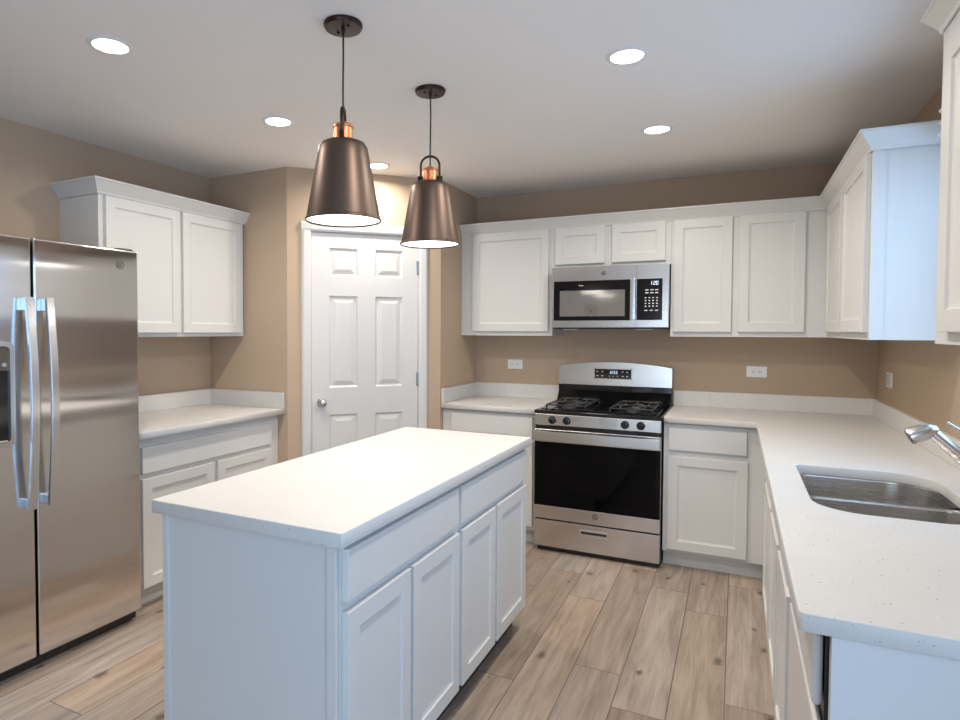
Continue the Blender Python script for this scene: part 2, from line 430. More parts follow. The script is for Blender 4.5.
def pfr(b):
    for y in (PY0, (PY0+PY1)/2-.04, PY1-.08): box(b, XR+.03, XR+.09, y, y+.08, 0, 2.08)
    box(b, XR+.03, XR+.09, PY0, PY1, 2.0, 2.08); box(b, XR+.03, XR+.09, PY0, PY1, 0, .08)
part('window_frame', TRIMW, w3, pfr)
part('glass_pane', PANE, w3, lambda b: box(b, XR+.057, XR+.062, PY0+.08, PY1-.08, .08, 2.0))
# pleated blind stacked up at the top of the sink window
def blind(b):
    for i in range(3):
        z = 2.145+.043*i
        prism(b, [(XR-.002, z-.02), (XR-.105, z-.016), (XR-.121, z), (XR-.105, z+.016), (XR-.002, z+.02)], 'y', WY0+.0, WY1+.02)
tagm(part('window_blind', PLAST, None, blind), 'white pleated blind drawn up at the top of the sink window', 'blind')

# ---- 45 degree pantry wall, door, casing: local frame u along the wall, -y into the room
A45 = radians(45)
PW = frame((XS, YS, 0), A45)
LW = (XB-XS)*math.sqrt(2)
DU0, DU1, DZ = 0.158, 0.890, 2.068
def local_struct(name, mat, fn, kind=True, parent=None, smooth=False):
    bm = bmesh.new(); fn(bm); bm.transform(PW); o = link(name, bm, mat, parent, smooth)
    if kind and parent is None: o['kind'] = 'structure'
    return o
def pw(b):
    box(b, 0, DU0-.012, 0, .1, 0, H); box(b, DU1+.012, LW, 0, .1, 0, H); box(b, DU0-.012, DU1+.012, 0, .1, DZ+.012, H)
local_struct('wall_pantry', WALL, pw)
def casing(b):
    prof = [(0, 0), (0, -.010), (.012, -.016), (.045, -.018), (.058, -.012), (.062, 0)]
    def strip(u0, u1, z0, z1, horiz, flip=1):
        pass
    # legs (profile in u,y extruded along z) and head
    for s, e in ((DU0-.006, -1), (DU1+.006, 1)):
        prism(b, [(s+e*o, y) for o, y in prof], 'z', 0, DZ+.006)
    # head: mitred by sweep in (y,z)
    prism(b, [(y, DZ+.006+o) for o, y in prof], 'x', DU0-.006-.062, DU1+.006+.062)
tc = local_struct('trim_1', TRIMW, casing)
d1 = bpy.data.objects.new('door_1', None); COL.objects.link(d1); d1['kind'] = 'structure'
d1.location = (XS, YS, 0); d1.rotation_euler = (0, 0, A45)
def slab(b):
    # stiles and rails with raised panels
    y0, y1 = .045, .008
    cols = ((.273, .467), (.587, .781)); rows = ((.20, .865), (1.045, 1.655), (1.785, 1.972))
    us = [DU0, cols[0][0], cols[0][1], cols[1][0], cols[1][1], DU1]; zs = [.008]+[z for r in rows for z in r]+[DZ]
    for i in (0, 2, 4): box(b, us[i], us[i+1], y1, y0, zs[0], zs[-1])
    for i in (0, 2, 4, 6):
        for (a, c) in cols: box(b, a, c, y1, y0, zs[i], zs[i+1])
    for (a, c) in cols:
        for (z0, z1) in rows:
            t = bmesh.new(); vs = []
            for ins, y in ((0, y1), (.012, y1+.012), (.016, y1+.012), (.045, y1+.002)):
                vs.append([t.verts.new(q) for q in ((a+ins, y, z0+ins), (c-ins, y, z0+ins), (c-ins, y, z1-ins), (a+ins, y, z1-ins))])
            for A, B in zip(vs, vs[1:]):
                for k in range(4): t.faces.new((A[k], A[(k+1) % 4], B[(k+1) % 4], B[k]))
            t.faces.new(vs[-1]); 
            bmesh.ops.recalc_face_normals(t, faces=t.faces[:])
            merge(b, t)
            box(b, a, c, y1+.02, y0, z0, z1)
part('door_slab', TRIMW, d1, slab)
def jamb(b):
    box(b, DU0-.012, DU0-.002, .0, .1, 0, DZ+.012); box(b, DU1+.002, DU1+.012, .0, .1, 0, DZ+.012); box(b, DU0-.002, DU1+.002, .0, .1, DZ+.003, DZ+.012)
part('door_jamb', TRIMW, d1, jamb)
kb = part('door_knob', CHROME, d1, lambda b: (cyl(b, (.222, .008, .947), (.222, -.002, .947), .031, .029, 32),
          cyl(b, (.222, 0, .947), (.222, -.035, .947), .011)), True)
def ball(b):
    t = bmesh.new(); bmesh.ops.create_uvsphere(t, u_segments=32, v_segments=16, radius=.027)
    for v in t.verts: v.co.y *= .8
    merge(b, t, Matrix.Translation((.222, -.048, .947)))
part('knob_ball', CHROME, kb, ball, True)
for z in (.22, 1.09, 1.86):
    part('hinge', CHROME, d1, lambda b: (cyl(b, (DU1+.001, -.001, z-.045), (DU1+.001, -.001, z+.045), .006, n=12), box(b, DU1-.012, DU1+.001, .005, .0085, z-.045, z+.045)), label='brushed nickel door hinge')
struct('baseboard_pantry', TRIMW, lambda b: (box(b, .0, DU0-.07, -.013, 0, 0, .09), box(b, DU1+.07, LW, -.013, 0, 0, .09), b.transform(PW)))

# ------------------------------------------------------------------ cabinetry
SHK = [(.052, 0), (.003, .006), (.010, .0025)]
def door_panel(root, u0, u1, z0, z1, yb, label=None):
    return part('door', WHITE, root, lambda b: panel(b, u0, u1, z0, z1, yb-.0005, yb-.020, SHK), label=label)
def drawer_front(root, u0, u1, z0, z1, yb):
    return part('drawer_front', WHITE, root, lambda b: panel(b, u0, u1, z0, z1, yb-.0005, yb-.020, [], .004))
def base_cabinet(name, label, loc, rz, width, depth, drawers, doors, left_end=False, right_end=False, toe=True, toemat=None, group=None, top=.872, floor_end=False):
    """local frame: u 0..width, back at y=0, front face at y=-depth"""
    r = thing(name, label, 'cabinet', loc, rz, group)
    def body(b):
        box(b, 0, width, -depth, 0, .10, top)
    part('body', WHITE, r, body)
    if toe: part('toe_kick', toemat or WHITE, r, lambda b: box(b, 0.0, width, -depth+.06, -.02, .0, .0995))
    for (u0, u1, z0, z1) in drawers: drawer_front(r, u0, u1, z0, z1, -depth)
    for (u0, u1, z0, z1) in doors: door_panel(r, u0, u1, z0, z1, -depth)
    return r
# back run, left of the range
c = base_cabinet('base_cabinet', 'white base cabinet under the short worktop between pantry wall and range', (XB+.002, -.001, 0), 0, .683, .624,
                 [(.072, .662, .725, .853)], [(.072, .662, .125, .69)])
# back run, right of the range
c = base_cabinet('base_cabinet', 'white base cabinet with one drawer and one door right of the range', (-.366, -.001, 0), 0, .538, .624,
                 [(.026, .446, .715, .850)], [(.026, .452, .118, .68)])
# left wall run
c = base_cabinet('base_cabinet', 'white base cabinet with a wide drawer over two doors beside the fridge', (XL+.001, -2.50, 0), radians(90), 1.086, .599,
                 [(.035, 1.005, .693, .829)], [(.035, .517, .108, .668), (.545, 1.005, .108, .668)])
# right wall run (faces -X).  local u = 0 at the far end
RDEP = XR-.172
r = thing('corner_cabinet', 'white corner base cabinet with an open dark slot under the worktop beside the range side', 'cabinet', (XR-.001, -.627, 0), radians(-90))
def cb(b):
    W = 1.037
    box(b, 0.0, W, -RDEP+.12, 0, .10, .872)
    box(b, 0.0, .075, -RDEP, -RDEP+.12, .10, .872); box(b, .44, W, -RDEP, -RDEP+.12, .10, .872)
    box(b, .075, .44, -RDEP, -RDEP+.12, 0.10, .585)
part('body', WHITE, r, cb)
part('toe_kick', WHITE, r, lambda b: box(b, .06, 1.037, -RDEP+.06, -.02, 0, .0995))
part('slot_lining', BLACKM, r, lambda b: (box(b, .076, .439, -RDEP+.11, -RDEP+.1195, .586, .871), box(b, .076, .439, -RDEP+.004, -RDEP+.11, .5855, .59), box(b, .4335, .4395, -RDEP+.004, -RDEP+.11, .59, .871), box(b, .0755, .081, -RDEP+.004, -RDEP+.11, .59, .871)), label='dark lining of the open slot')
door_panel(r, .49, 1.0, .118, .68, -RDEP); drawer_front(r, .49, 1.0, .715, .85, -RDEP)
sk = base_cabinet('sink_cabinet', 'white sink base cabinet with two doors below the steel sink', (XR-.001, -1.665, 0), radians(-90), .975, RDEP-.001,
                  [(.025, .955, .715, .850)], [(.027, .465, .118, .68), (.525, .940, .118, .68)], top=.64)
sk_rail = part('apron', WHITE, sk, lambda b: box(b, 0, .975, -RDEP, -RDEP+.02, .64, .872))
# dishwasher at the near end of the right run
dw = thing('dishwasher', 'pale grey dishwasher at the near end of the sink worktop', 'dishwasher', (XR, -2.65, 0), radians(-90))
DWM = paint('pale_grey_enamel', (0.60, 0.60, 0.60), 0.3, var=0.01)
part('tub', BLACKM, dw, lambda b: box(b, .005, .593, -RDEP+.0005, -.03, .10, .868))
part('door', DWM, dw, lambda b: box(b, .008, .598, -RDEP-.016, -RDEP+.0, .11, .69, .006))
def cpan(b):
    t = bmesh.new()
    box(b, .008, .598, -RDEP-.020, -RDEP-.002, .722, .862, .010, 4)
part('control_panel', DWM, dw, cpan, True)
part('toe_kick', BLACKM, dw, lambda b: box(b, .008, .585, -RDEP+.06, -RDEP+.08, 0.0, .1))
ep = part('end_panel', WHITE, None, lambda b: (box(b, .177, XR-.002, -3.285, -3.262, .0, .876, .001)))
tagm(ep, 'tall white end panel closing the sink run beside the dishwasher', 'panel')

# island: two cabinet units back to back with end panels
isl = thing('kitchen_island', 'white island cabinet with four doors and two wide drawers under a quartz top', 'island', (0, 0, 0))
IX0, IX1, IY0, IY1 = -1.520, -.889, -3.285, -1.738
def ib(b):
    box(b, IX0+.004, IX1, IY0+.004, IY1-.004, .10, .873)
part('body', WHITE, isl, ib)
part('toe_kick', TOE, isl, lambda b: box(b, IX0+.03, IX1-.045, IY0+.01, IY1-.02, 0, .0995))
def endp(b):
    box(b, IX0+.02, IX1-.003, IY0-.006, IY0+.0035, .0, .873)
    box(b, IX0, IX0+.024, IY0-.012, IY0+.0030, .0, .8728, .002); box(b, IX1-.030, IX1-.0005, IY0-.012, IY0-.0005, .0, .8728, .002)
part('end_panel', WHITE, isl, endp)
part('end_panel', WHITE, isl, lambda b: box(b, IX0+.004, IX1-.075, IY1-.0035, IY1, 0, .873))
part('back_panel', WHITE, isl, lambda b: box(b, IX0, IX0+.0038, IY0+.004, IY1-.004, 0, .873))
def iface(name, y0, y1, z0, z1, steps, bev):
    o = bpy.data.objects.new('x', None); bm = bmesh.new()
    panel(bm, y0, y1, z0, z1, -.0005, -.020, steps, bev)
    bm.transform(Matrix.Translation((IX1, 0, 0)) @ Matrix.Rotation(radians(90), 4, 'Z'))
    bpy.data.objects.remove(o)
    return link(name, bm, WHITE, isl)
for y0, y1 in ((-3.268, -2.553), (-2.528, -1.752)): iface('drawer_front', y0, y1, .718, .857, [], .004)
for y0, y1 in ((-3.268, -2.922), (-2.904, -2.547), (-2.516, -2.170), (-2.145, -1.752)): iface('door', y0, y1, .108, .690, SHK, .0025)

# ---- worktops
def rc(poly_pts, idx_r, n=6):
    return poly_pts
bt = bmesh.new(); extrude_shape(bt, rrect(-1.545, -.857, -3.315, -1.715, (.004,)*4, 2), [], .874, .914, .003)
tagm(link('island_worktop', bt, QUARTZ), 'white quartz worktop on the island', 'worktop')
CT0, CT1 = .879, .914
XC = .125
sink_o = rrect(.226, .640, -2.512, -1.832, (.14, .03, .13, .13), 12)
bt = bmesh.new()
outer = [(-.366, -.657), (XC-.004, -.657), (XC, -.661), (XC, -3.286), (XC+.009, -3.295), (XR-.002, -3.295), (XR-.002, -.002), (-.366, -.002)]
extrude_shape(bt, outer, [sink_o], CT0, CT1, .002)
wt = link('worktop', bt, QUARTZ)
tagm(wt, 'long white speckled quartz worktop in an L around the corner with the sink', 'worktop')
def bs(b):
    box(b, -.366, XR-.002, -.022, -.002, CT1+.0005, 1.018, .002); box(b, XR-.022, XR-.002, -3.295, -.0225, CT1+.0005, 1.018, .002)
part('backsplash', QUARTZ, wt, bs)
bt = bmesh.new(); extrude_shape(bt, [(XB+.002, -.657), (-1.154, -.657), (-1.154, -.002), (XB+.002, -.002)], [], CT0, CT1, .002)
wl = link('worktop', bt, QUARTZ)
tagm(wl, 'short white worktop left of the range in the corner by the pantry', 'worktop')
part('backsplash', QUARTZ, wl, lambda b: (box(b, XB+.002, -1.154, -.022, -.002, CT1+.0005, 1.018, .002), box(b, XB+.002, XB+.022, -.655, -.0225, CT1+.0005, 1.018, .002)))
bt = bmesh.new(); extrude_shape(bt, [(XL+.002, -2.50), (XL+.657, -2.50), (XL+.657, YS-.002), (XL+.002, YS-.002)], [], CT0, CT1, .002)
wl = link('worktop', bt, QUARTZ)
tagm(wl, 'white worktop with low upstands between the fridge and the pantry wall', 'worktop')
part('backsplash', QUARTZ, wl, lambda b: (box(b, XL+.002, XL+.022, -2.50, YS-.002, CT1+.0005, 1.018, .002), box(b, XL+.0225, XL+.657, YS-.022, YS-.002, CT1+.0005, 1.018, .002)))

# ---- wall cabinets
def wall_cabinet(label, loc, rz, width, z0, z1, depth, doors, name='wall_cabinet', ends=()):
    r = thing(name, label, 'cabinet', loc, rz)
    def body(b):
        box(b, 0, width, -depth+.0195, 0, z0+.012, z1)
        box(b, 0, width, -depth+.0, -depth+.0195, z0, z1)              # face frame
        box(b, 0, .016, -depth+.0195, -.001, z0, z0+.012); box(b, width-.016, width, -depth+.0195, -.001, z0, z0+.012)
        for e in ends:
            x = width if e == 'r' else 0
            s = 1 if e == 'r' else -1
            box(b, min(x, x+s*.004), max(x, x+s*.004), -depth, -depth+.045, z0, z1); 
    part('body', WHITE, r, body)
    for (u0, u1, a, c) in doors: door_panel(r, u0, u1, a, c, -depth)
    return r
UD = .297
wall_cabinet('white single-door wall cabinet left of the microwave', (XB+.001, 0, 0), 0, .695, 1.392, 2.150, UD, [(.092, .668, 1.422, 2.136)])
wall_cabinet('short white two-door wall cabinet above the microwave', (-1.145, 0, 0), 0, .775, 1.862, 2.150, UD, [(.020, .358, 1.885, 2.136), (.405, .742, 1.885, 2.136)])
wall_cabinet('white two-door wall cabinet right of the microwave', (-.369, 0, 0), 0, .854, 1.392, 2.150, UD, [(.016, .353, 1.422, 2.136), (.390, .740, 1.422, 2.136)])
wall_cabinet('white wall cabinet on the sink wall with its bluish lit side, next to the corner', (XR, -.298, 0), radians(-90), 1.300, 1.392, 2.150, UD,
             [(.09, .625, 1.422, 2.136), (.675, 1.275, 1.422, 2.136)], ends='r')
wall_cabinet('white wall cabinet nearest the camera at the right edge', (XR, -2.522, 0), radians(-90), .933, 1.392, 2.212, UD, [(.103, .483, 1.422, 2.136), (.518, .898, 1.422, 2.136)])
wall_cabinet('white two-door wall cabinet above the worktop beside the fridge', (XL, -2.476, 0), radians(90), 1.048, 1.385, 2.142, .32, [(.030, .510, 1.408, 2.125), (.532, 1.012, 1.408, 2.125)])
# under-microwave-cabinet filler strip right of first cabinet is part of its frame
CR = [(.001, 2.137), (.008, 2.137), (.012, 2.150), (.046, 2.200), (.052, 2.204), (.052, 2.212), (.001, 2.212)]
def crown(label, path, dz=0, k=1.0):
    bm = bmesh.new(); sweep_profile(bm, path, [(o*k if o > .002 else o, 2.137+(z-2.137)*k+dz) for o, z in CR])
    return tagm(link('crown_molding', bm, WHITE), label, 'molding')
xf, yf = XR-UD, -UD
crown('white crown molding running along the back wall cabinets and around the corner', [(XB+.002, yf), (xf, yf), (xf, -1.603), (XR-.001, -1.603)])
crown('white crown molding on the nearest wall cabinet at the right edge', [(XR-.001, -2.521), (xf, -2.521), (xf, -3.456), (XR-.001, -3.456)], .066, .78)
crown('white crown molding on the wall cabinet beside the fridge', [(XL+.001, -2.477), (XL+.32, -2.477), (XL+.32, -1.427), (XL+.001, -1.427)], -.008)

# ------------------------------------------------------------------ logo badge (ring with curled monogram)
def badge(parent, r, name='badge'):
    """in local xz plane facing -y at origin"""
    o = part(name, CHROME, parent, lambda b: cyl(b, (0, 0, 0), (0, -.002, 0), r, r, 32), True)
    def mk(b):
        tube(b, [(r*.93*cos(a*pi/16), -.002, r*.93*sin(a*pi/16)) for a in range(32)], r*.09, 6, True)
        def arc(cx, cz, rr, a0, a1, n=14): return [(cx+rr*cos(radians(a0+(a1-a0)*i/n)), -.0022, cz+rr*sin(radians(a0+(a1-a0)*i/n))) for i in range(n+1)]
        tube(b, arc(-.25*r, 0, .36*r, 50, 330)+[(-.12*r, -.0022, 0)], r*.08, 6)
        tube(b, arc(.28*r, .17*r, .20*r, 60, 270), r*.08, 6); tube(b, arc(.28*r, -.2*r, .22*r, 90, 320), r*.08, 6)
        for k in range(4): tube(b, arc(.70*r*cos(pi/4+k*pi/2), .70*r*sin(pi/4+k*pi/2), .12*r, k*90+90, k*90+330, 8), r*.04, 6)
    part('monogram', BLACKM, o, mk, label='curled dark monogram lettering')
    return o

# ------------------------------------------------------------------ fridge (faces +X): local u -> +Y, front -y
fr = thing('refrigerator', 'stainless steel side-by-side refrigerator with water dispenser on the left door', 'refrigerator', (XL+.03, -3.452, 0), radians(90))
FX = -2.571-(XL+.03)      # front distance from the origin
fd = -FX
part('cabinet_box', DKGREY, fr, lambda b: box(b, .006, .908, fd+.075, 0, .02, 1.775, .004))
for hx in (.83, .0): part('top_hinge_cover', BLACKM, fr, lambda b: box(b, hx, hx+.075, fd+.02, fd+.10, 1.776, 1.812, .006))
part('door_gasket', BLACKM, fr, lambda b: box(b, .012, .902, fd+.055, fd+.074, .07, 1.79))
GU = .412
dL = part('door', STEELF, fr, lambda b: (box(b, .003, GU-.005, fd, fd+.054, .055, 1.800, .008, 4)), True, label='left freezer door with dispenser')
dR = part('door', STEELF, fr, lambda b: (box(b, GU+.005, .914, fd, fd+.054, .055, 1.800, .008, 4)), True, label='right fresh-food door with round badge')
part('toe_grille', BLACKM, fr, lambda b: (box(b, .01, .905, fd+.03, fd+.09, .012, .05, .004), [box(b, .05+.1*i, .12+.1*i, fd+.028, fd+.031, .02, .04) for i in range(8)]))
part('foot', BLACKM, fr, lambda b: cyl(b, (.87, fd+.07, 0), (.87, fd+.07, .03), .02))
part('foot', BLACKM, fr, lambda b: cyl(b, (.05, fd+.07, 0), (.05, fd+.07, .03), .02))
def hbar(u):
    def f(b):
        pts = []
        for i in range(25):
            s = i/24; z = .69+.865*s; pts.append((u, fd-.036-.030*sin(pi*s), z))
        # rectangular bowed bar
        t = bmesh.new(); rows = []
        for (x, y, z) in pts:
            rows.append([t.verts.new(q) for q in ((x-.016, y-.006, z), (x+.016, y-.006, z), (x+.016, y+.009, z), (x-.016, y+.009, z))])
        for A, B in zip(rows, rows[1:]):
            for k in range(4): t.faces.new((A[k], A[(k+1) % 4], B[(k+1) % 4], B[k]))
        t.faces.new(rows[0]); t.faces.new(rows[-1][::-1])
        bmesh.ops.recalc_face_normals(t, faces=t.faces[:])
        bmesh.ops.bevel(t, geom=[e for e in t.edges if len(e.link_faces) == 2 and e.calc_face_angle(0) > .5], offset=.002, segments=2, affect='EDGES')
        merge(b, t)
    return f
for u, door in ((GU-.036, dL), (GU+.046, dR)):
    h = part('handle', STEELH, door, hbar(u), True)
    def mounts(b):
        box(b, u-.013, u+.013, fd-.040, fd+.001, 1.500, 1.553, .003); box(b, u-.013, u+.013, fd-.040, fd+.001, .692, .735, .003)
    bm_ = bmesh.new(); mounts(bm_)
    base = h.data; bm_.from_mesh(base); bm_.to_mesh(base); bm_.free()
# dispenser on the left door: u from .05 to .335, z .975..1.36
dsp = part('dispenser', CHROME, dL, lambda b: None)
bpy.data.objects.remove(dsp)
def dring(b):
    out = rrect(.045, .330, .955, 1.375, (.03,)*4, 6); inn = rrect(.063, .312, .975, 1.357, (.02,)*4, 6)
    t = bmesh.new(); n = len(out)
    R = [[t.verts.new((p[0], y, p[1])) for p in ring] for ring, y in ((out, fd), (out, fd-.012), (inn, fd-.012), (inn, fd+.0))]
    for A, B in zip(R, R[1:]):
        for k in range(n): t.faces.new((A[k], A[(k+1) % n], B[(k+1) % n], B[k]))
    bmesh.ops.recalc_face_normals(t, faces=t.faces[:]); merge(b, t)
dsp = part('dispenser', CHROME, dL, dring, True, label='chrome-rimmed water dispenser')
part('dispenser_recess', BLACK, dsp, lambda b: box(b, .063, .312, fd-.003, fd-.0005, .975, 1.262))
DOLIVE = paint('smoked_olive_panel', (0.16, 0.14, 0.11), 0.2, var=0.05, metal=.6)
part('dispenser_controls', DOLIVE, dsp, lambda b: box(b, .063, .312, fd-.005, fd-.0005, 1.263, 1.357, .001))
part('button', CHROME, dsp, lambda b: cyl(b, (.292, fd-.005, 1.283), (.292, fd-.009, 1.283), .009))
part('drip_tray', CHROME, dsp, lambda b: box(b, .08, .295, fd-.02, fd-.003, .975, .985, .002))
bd = badge(dR, .019); bd.location = (.816, fd-.0002, 1.727)

# ------------------------------------------------------------------ range
RX0, RX1 = -1.149, -.371
rg = thing('gas_range', 'stainless steel gas range with black oven glass and four burners', 'range', (RX0, 0, 0))
RW = RX1-RX0; ry = -.700
part('chassis', BLACKM, rg, lambda b: box(b, .004, RW-.004, ry+.035, -.03, .025, .893))
part('cooktop', BLACK, rg, lambda b: (box(b, 0, RW, ry-.004, -.055, .894, .917, .006, 3), box(b, .03, RW-.03, ry+.05, -.13, .9165, .921, .002)))
cpn = part('control_panel', STEELR, rg, lambda b: box(b, .004, RW-.004, ry-.004, ry+.03, .820, .8925, .003))
part('center_plate', CHROME, cpn, lambda b: box(b, .415, .520, ry-.0055, ry-.0042, .824, .888), label='plain brighter centre plate')
for u in (.120, .213, .568, .660):
    k = part('knob', BLACK, cpn, lambda b: (cyl(b, (u, ry-.004, .856), (u, ry-.012, .856), .025, .025), cyl(b, (u, ry-.012, .856), (u, ry-.038, .856), .020, .017)), True)
    part('knob_grip', BLACK, k, lambda b: box(b, u-.005, u+.005, ry-.046, ry-.012, .838, .874, .003))
part('vent_gap', BLACK, rg, lambda b: box(b, .006, RW-.006, ry+.004, ry+.034, .795, .8195))
od = part('oven_door', STEELR, rg, lambda b: (box(b, .004, RW-.004, ry-.002, ry+.034, .215, .300, .003), box(b, .004, RW-.004, ry-.002, ry+.034, .712, .794, .003),
     box(b, .004, .030, ry+.003, ry+.034, .300, .712), box(b, RW-.030, RW-.004, ry+.003, ry+.034, .300, .712)))
part('oven_window', SMOKE, od, lambda b: box(b, .0045, RW-.0045, ry-.003, ry+.002, .3005, .7115))
def ohandle(b):
    box(b, .006, RW-.006, ry-.046, ry-.030, .726, .786, .003, 2)
    box(b, .012, .040, ry-.032, ry-.001, .735, .782); box(b, RW-.040, RW-.012, ry-.032, ry-.001, .735, .782)
part('handle', STEELR, od, ohandle, True)
part('vent_slot', BLACK, od, lambda b: [box(b, .11+.10*i, .19+.10*i, ry-.045, ry-.031, .7885, .7892) for i in range(6)])
bd = badge(od, .017); bd.location = (.395, ry-.0022, .266)
part('oven_cavity', paint('oven_cavity_enamel', (.012, .009, .008), .5, var=.1), rg, lambda b: (box(b, .10, RW-.10, ry+.0345, ry+.0348, .33, .70)))
def rack(z):
    def f(b):
        for u in [.13+i*.026 for i in range(21)]: tube(b, [(u, ry+.033, z), (u, ry+.033, z+.002)], .0012, 5)
        tube(b, [(.12, ry+.03, z), (RW-.12, ry+.03, z)], .0022, 6); tube(b, [(.12, ry+.028, z+.012), (RW-.12, ry+.028, z+.012)], .0012, 6)
    return f
for z in (.42, .60): part('oven_rack', CHROME, rg, rack(z))
dr = part('storage_drawer', STEELR, rg, lambda b: box(b, .004, RW-.004, ry-.003, ry+.034, .035, .207, .003))
part('drawer_pull', STEELH, dr, lambda b: (box(b, .300, .478, ry-.008, ry-.0032, .132, .176, .002)), label='recessed bar pull')
part('pull_recess', BLACKM, dr, lambda b: box(b, .310, .468, ry-.0088, ry-.0079, .152, .166))
part('kick', BLACK, rg, lambda b: box(b, .02, RW-.02, ry+.03, -.04, .001, .0245))
# backguard
def guard(b):
    pts = [(.0, 1.040)]+[(.0, 1.172)]+[(RW*i/24, 1.172+.034*sin(pi*i/24)**.8) for i in range(1, 24)]+[(RW, 1.172), (RW, 1.040)]
    prism(b, pts, 'y', -.095, -.012)
bg = part('backguard', STEELR, rg, guard)
part('backguard_base', BLACK, rg, lambda b: (box(b, .0, RW, -.088, -.012, .9175, 1.0395, .003), prism(b, [(-.155, .9175), (-.0885, 1.000), (-.0885, .9175)], 'x', .004, RW-.004)))
dp = part('display_panel', BLACK, bg, lambda b: (box(b, .262, .512, -.0985, -.0952, 1.090, 1.156, .001)))
part('display_rim', CHROME, dp, lambda b: (box(b, .256, .518, -.0972, -.0952, 1.083, 1.0895), box(b, .256, .518, -.0972, -.0952, 1.1565, 1.163), box(b, .256, .2615, -.0972, -.0952, 1.083, 1.163), box(b, .5125, .518, -.0972, -.0952, 1.083, 1.163)))
def dmarks(b):
    for i, u in enumerate((.28, .315, .455, .485)):
        for z in (1.108, 1.138): box(b, u-.006, u+.006, -.0995, -.0986, z-.003, z+.003)
    for u in (.365, .39, .42): box(b, u-.004, u+.004, -.0995, -.0986, 1.105, 1.110)
part('button_marks', MARKW, dp, dmarks)
def digits(b, u0, z0, s, y, text):
    seg = {'1': 'bc', '2': 'abged', '3': 'abgcd', '0': 'abcdef', '8': 'abcdefg', '5': 'afgcd', '4': 'fgbc'}
    u = u0
    for ch in text:
        if ch == ':':
            for dz in (.3, .7): box(b, u+.1*s, u+.25*s, y-.0004, y, z0+dz*s*1.8, z0+dz*s*1.8+.14*s)
            u += .5*s; continue
        g = seg[ch]; t = .16*s
        R = {'a': (0, 1, 1.8, 1.8), 'g': (0, 1, .9, .9), 'd': (0, 1, 0, 0), 'f': (0, 0, .9, 1.8), 'b': (1, 1, .9, 1.8), 'e': (0, 0, 0, .9), 'c': (1, 1, 0, .9)}
        for q in g:
            a, c_, d, e = R[q]
            box(b, u+a*s*.8, u+c_*s*.8+t, y-.0004, y, z0+d*s, z0+e*s+t)
        u += 1.35*s
part('clock_digits', MARK, dp, lambda b: digits(b, .362, 1.124, .010, -.0986, '12:53'))
# grates and burners
def grate(cx):
    def f(b):
        zt = .944; y0, y1 = -.625, -.165; w = .125
        fr_ = [(cx-w, y0), (cx+w, y0), (cx+w, y1), (cx-w, y1)]
        for i in range(4):
            a, c_ = fr_[i], fr_[(i+1) % 4]; tube(b, [(a[0], a[1], zt), (c_[0], c_[1], zt)], .0052, 8)
            tube(b, [(a[0], a[1], .919), (a[0], a[1], zt)], .006, 8)
        tube(b, [(cx-w, (y0+y1)/2, zt), (cx+w, (y0+y1)/2, zt)], .0052, 8)
        for cy in (-.51, -.28):
            for sx, sy in ((1, 0), (-1, 0), (0, 1), (0, -1)):
                e = (cx+sx*w, cy+sy*.115)
                tube(b, [(e[0], e[1], zt), (cx+sx*w*.7, cy+sy*.08, zt+.008), (cx+sx*.035, cy+sy*.035, zt+.007)], .0045, 8)
            tube(b, [(cx-w*.55, cy-.115, zt+.0), (cx-w*.62, cy, zt+.006), (cx-w*.55, cy+.115, zt)], .004, 8)
            tube(b, [(cx+w*.55, cy-.115, zt+.0), (cx+w*.62, cy, zt+.006), (cx+w*.55, cy+.115, zt)], .004, 8)
    return f
for cx in (.185, .590):
    part('burner_grate', IRON, rg, grate(cx), True)
    for cy in (-.51, -.28):
        bu = part('burner', DKGREY, rg, lambda b: lathe(b, [(0, .9215), (.048, .9215), (.046, .930), (.030, .932), (.0, .932)], 28, (cx, cy, 0)), True)
        part('burner_cap', IRON, bu, lambda b: lathe(b, [(0, .9325), (.036, .9325), (.038, .938), (.034, .941), (0, .942)], 28, (cx, cy, 0)), True)

# ------------------------------------------------------------------ microwave
mw = thing('microwave', 'stainless over-the-range microwave with black window and keypad', 'microwave', (-1.125, 0, 0))
MW_ = .754; my = -.400; mz0, mz1 = 1.450, 1.857
part('housing', DKGREY, mw, lambda b: box(b, .004, MW_-.004, my+.032, -.002, mz0, mz1))
part('front_panel', STEELR, mw, lambda b: box(b, .002, MW_, my-.002, my+.0315, mz0-.002, mz1, .004))
part('keypad_panel', BLACK, mw, lambda b: box(b, .560, .716, my-.0045, my-.0022, 1.497, 1.762, .001))
md = part('door', BLACK, mw, lambda b: box(b, .018, .522, my-.006, my-.0022, 1.496, 1.762, .001), label='black glass door')
part('door_window', MWIN, md, lambda b: box(b, .060, .487, my-.0072, my-.0062, 1.524, 1.697, .0004), label='perforated viewing window')
part('handle', STEELH, md, lambda b: (box(b, .524, .556, my-.042, my-.026, 1.498, 1.762, .004), box(b, .530, .552, my-.028, my-.0022, 1.515, 1.535), box(b, .530, .552, my-.028, my-.0022, 1.725, 1.745)), True)
for za, zb_ in ((mz0+.003, 1.496), (1.7625, mz1-.004)): part('seam', DKGREY, mw, lambda b: box(b, .5575, .5590, my-.0030, my-.0015, za, zb_))
part('window_rings', DKGREY, md, lambda b: (lathe(b, [(.036, 0), (.036, .0008), (.040, .0008), (.040, 0)], 32), lathe(b, [(.018, 0), (.018, .0008), (.022, .0008), (.022, 0)], 32), lathe(b, [(0, 0), (0, .0008), (.008, .0008), (.008, 0)], 24),  # flat dark grey rings lying on the door window
     b.transform(Matrix.Translation((.272, my-.0072, 1.561)) @ Matrix.Rotation(radians(90), 4, 'X'))), label='dark rings on the window')
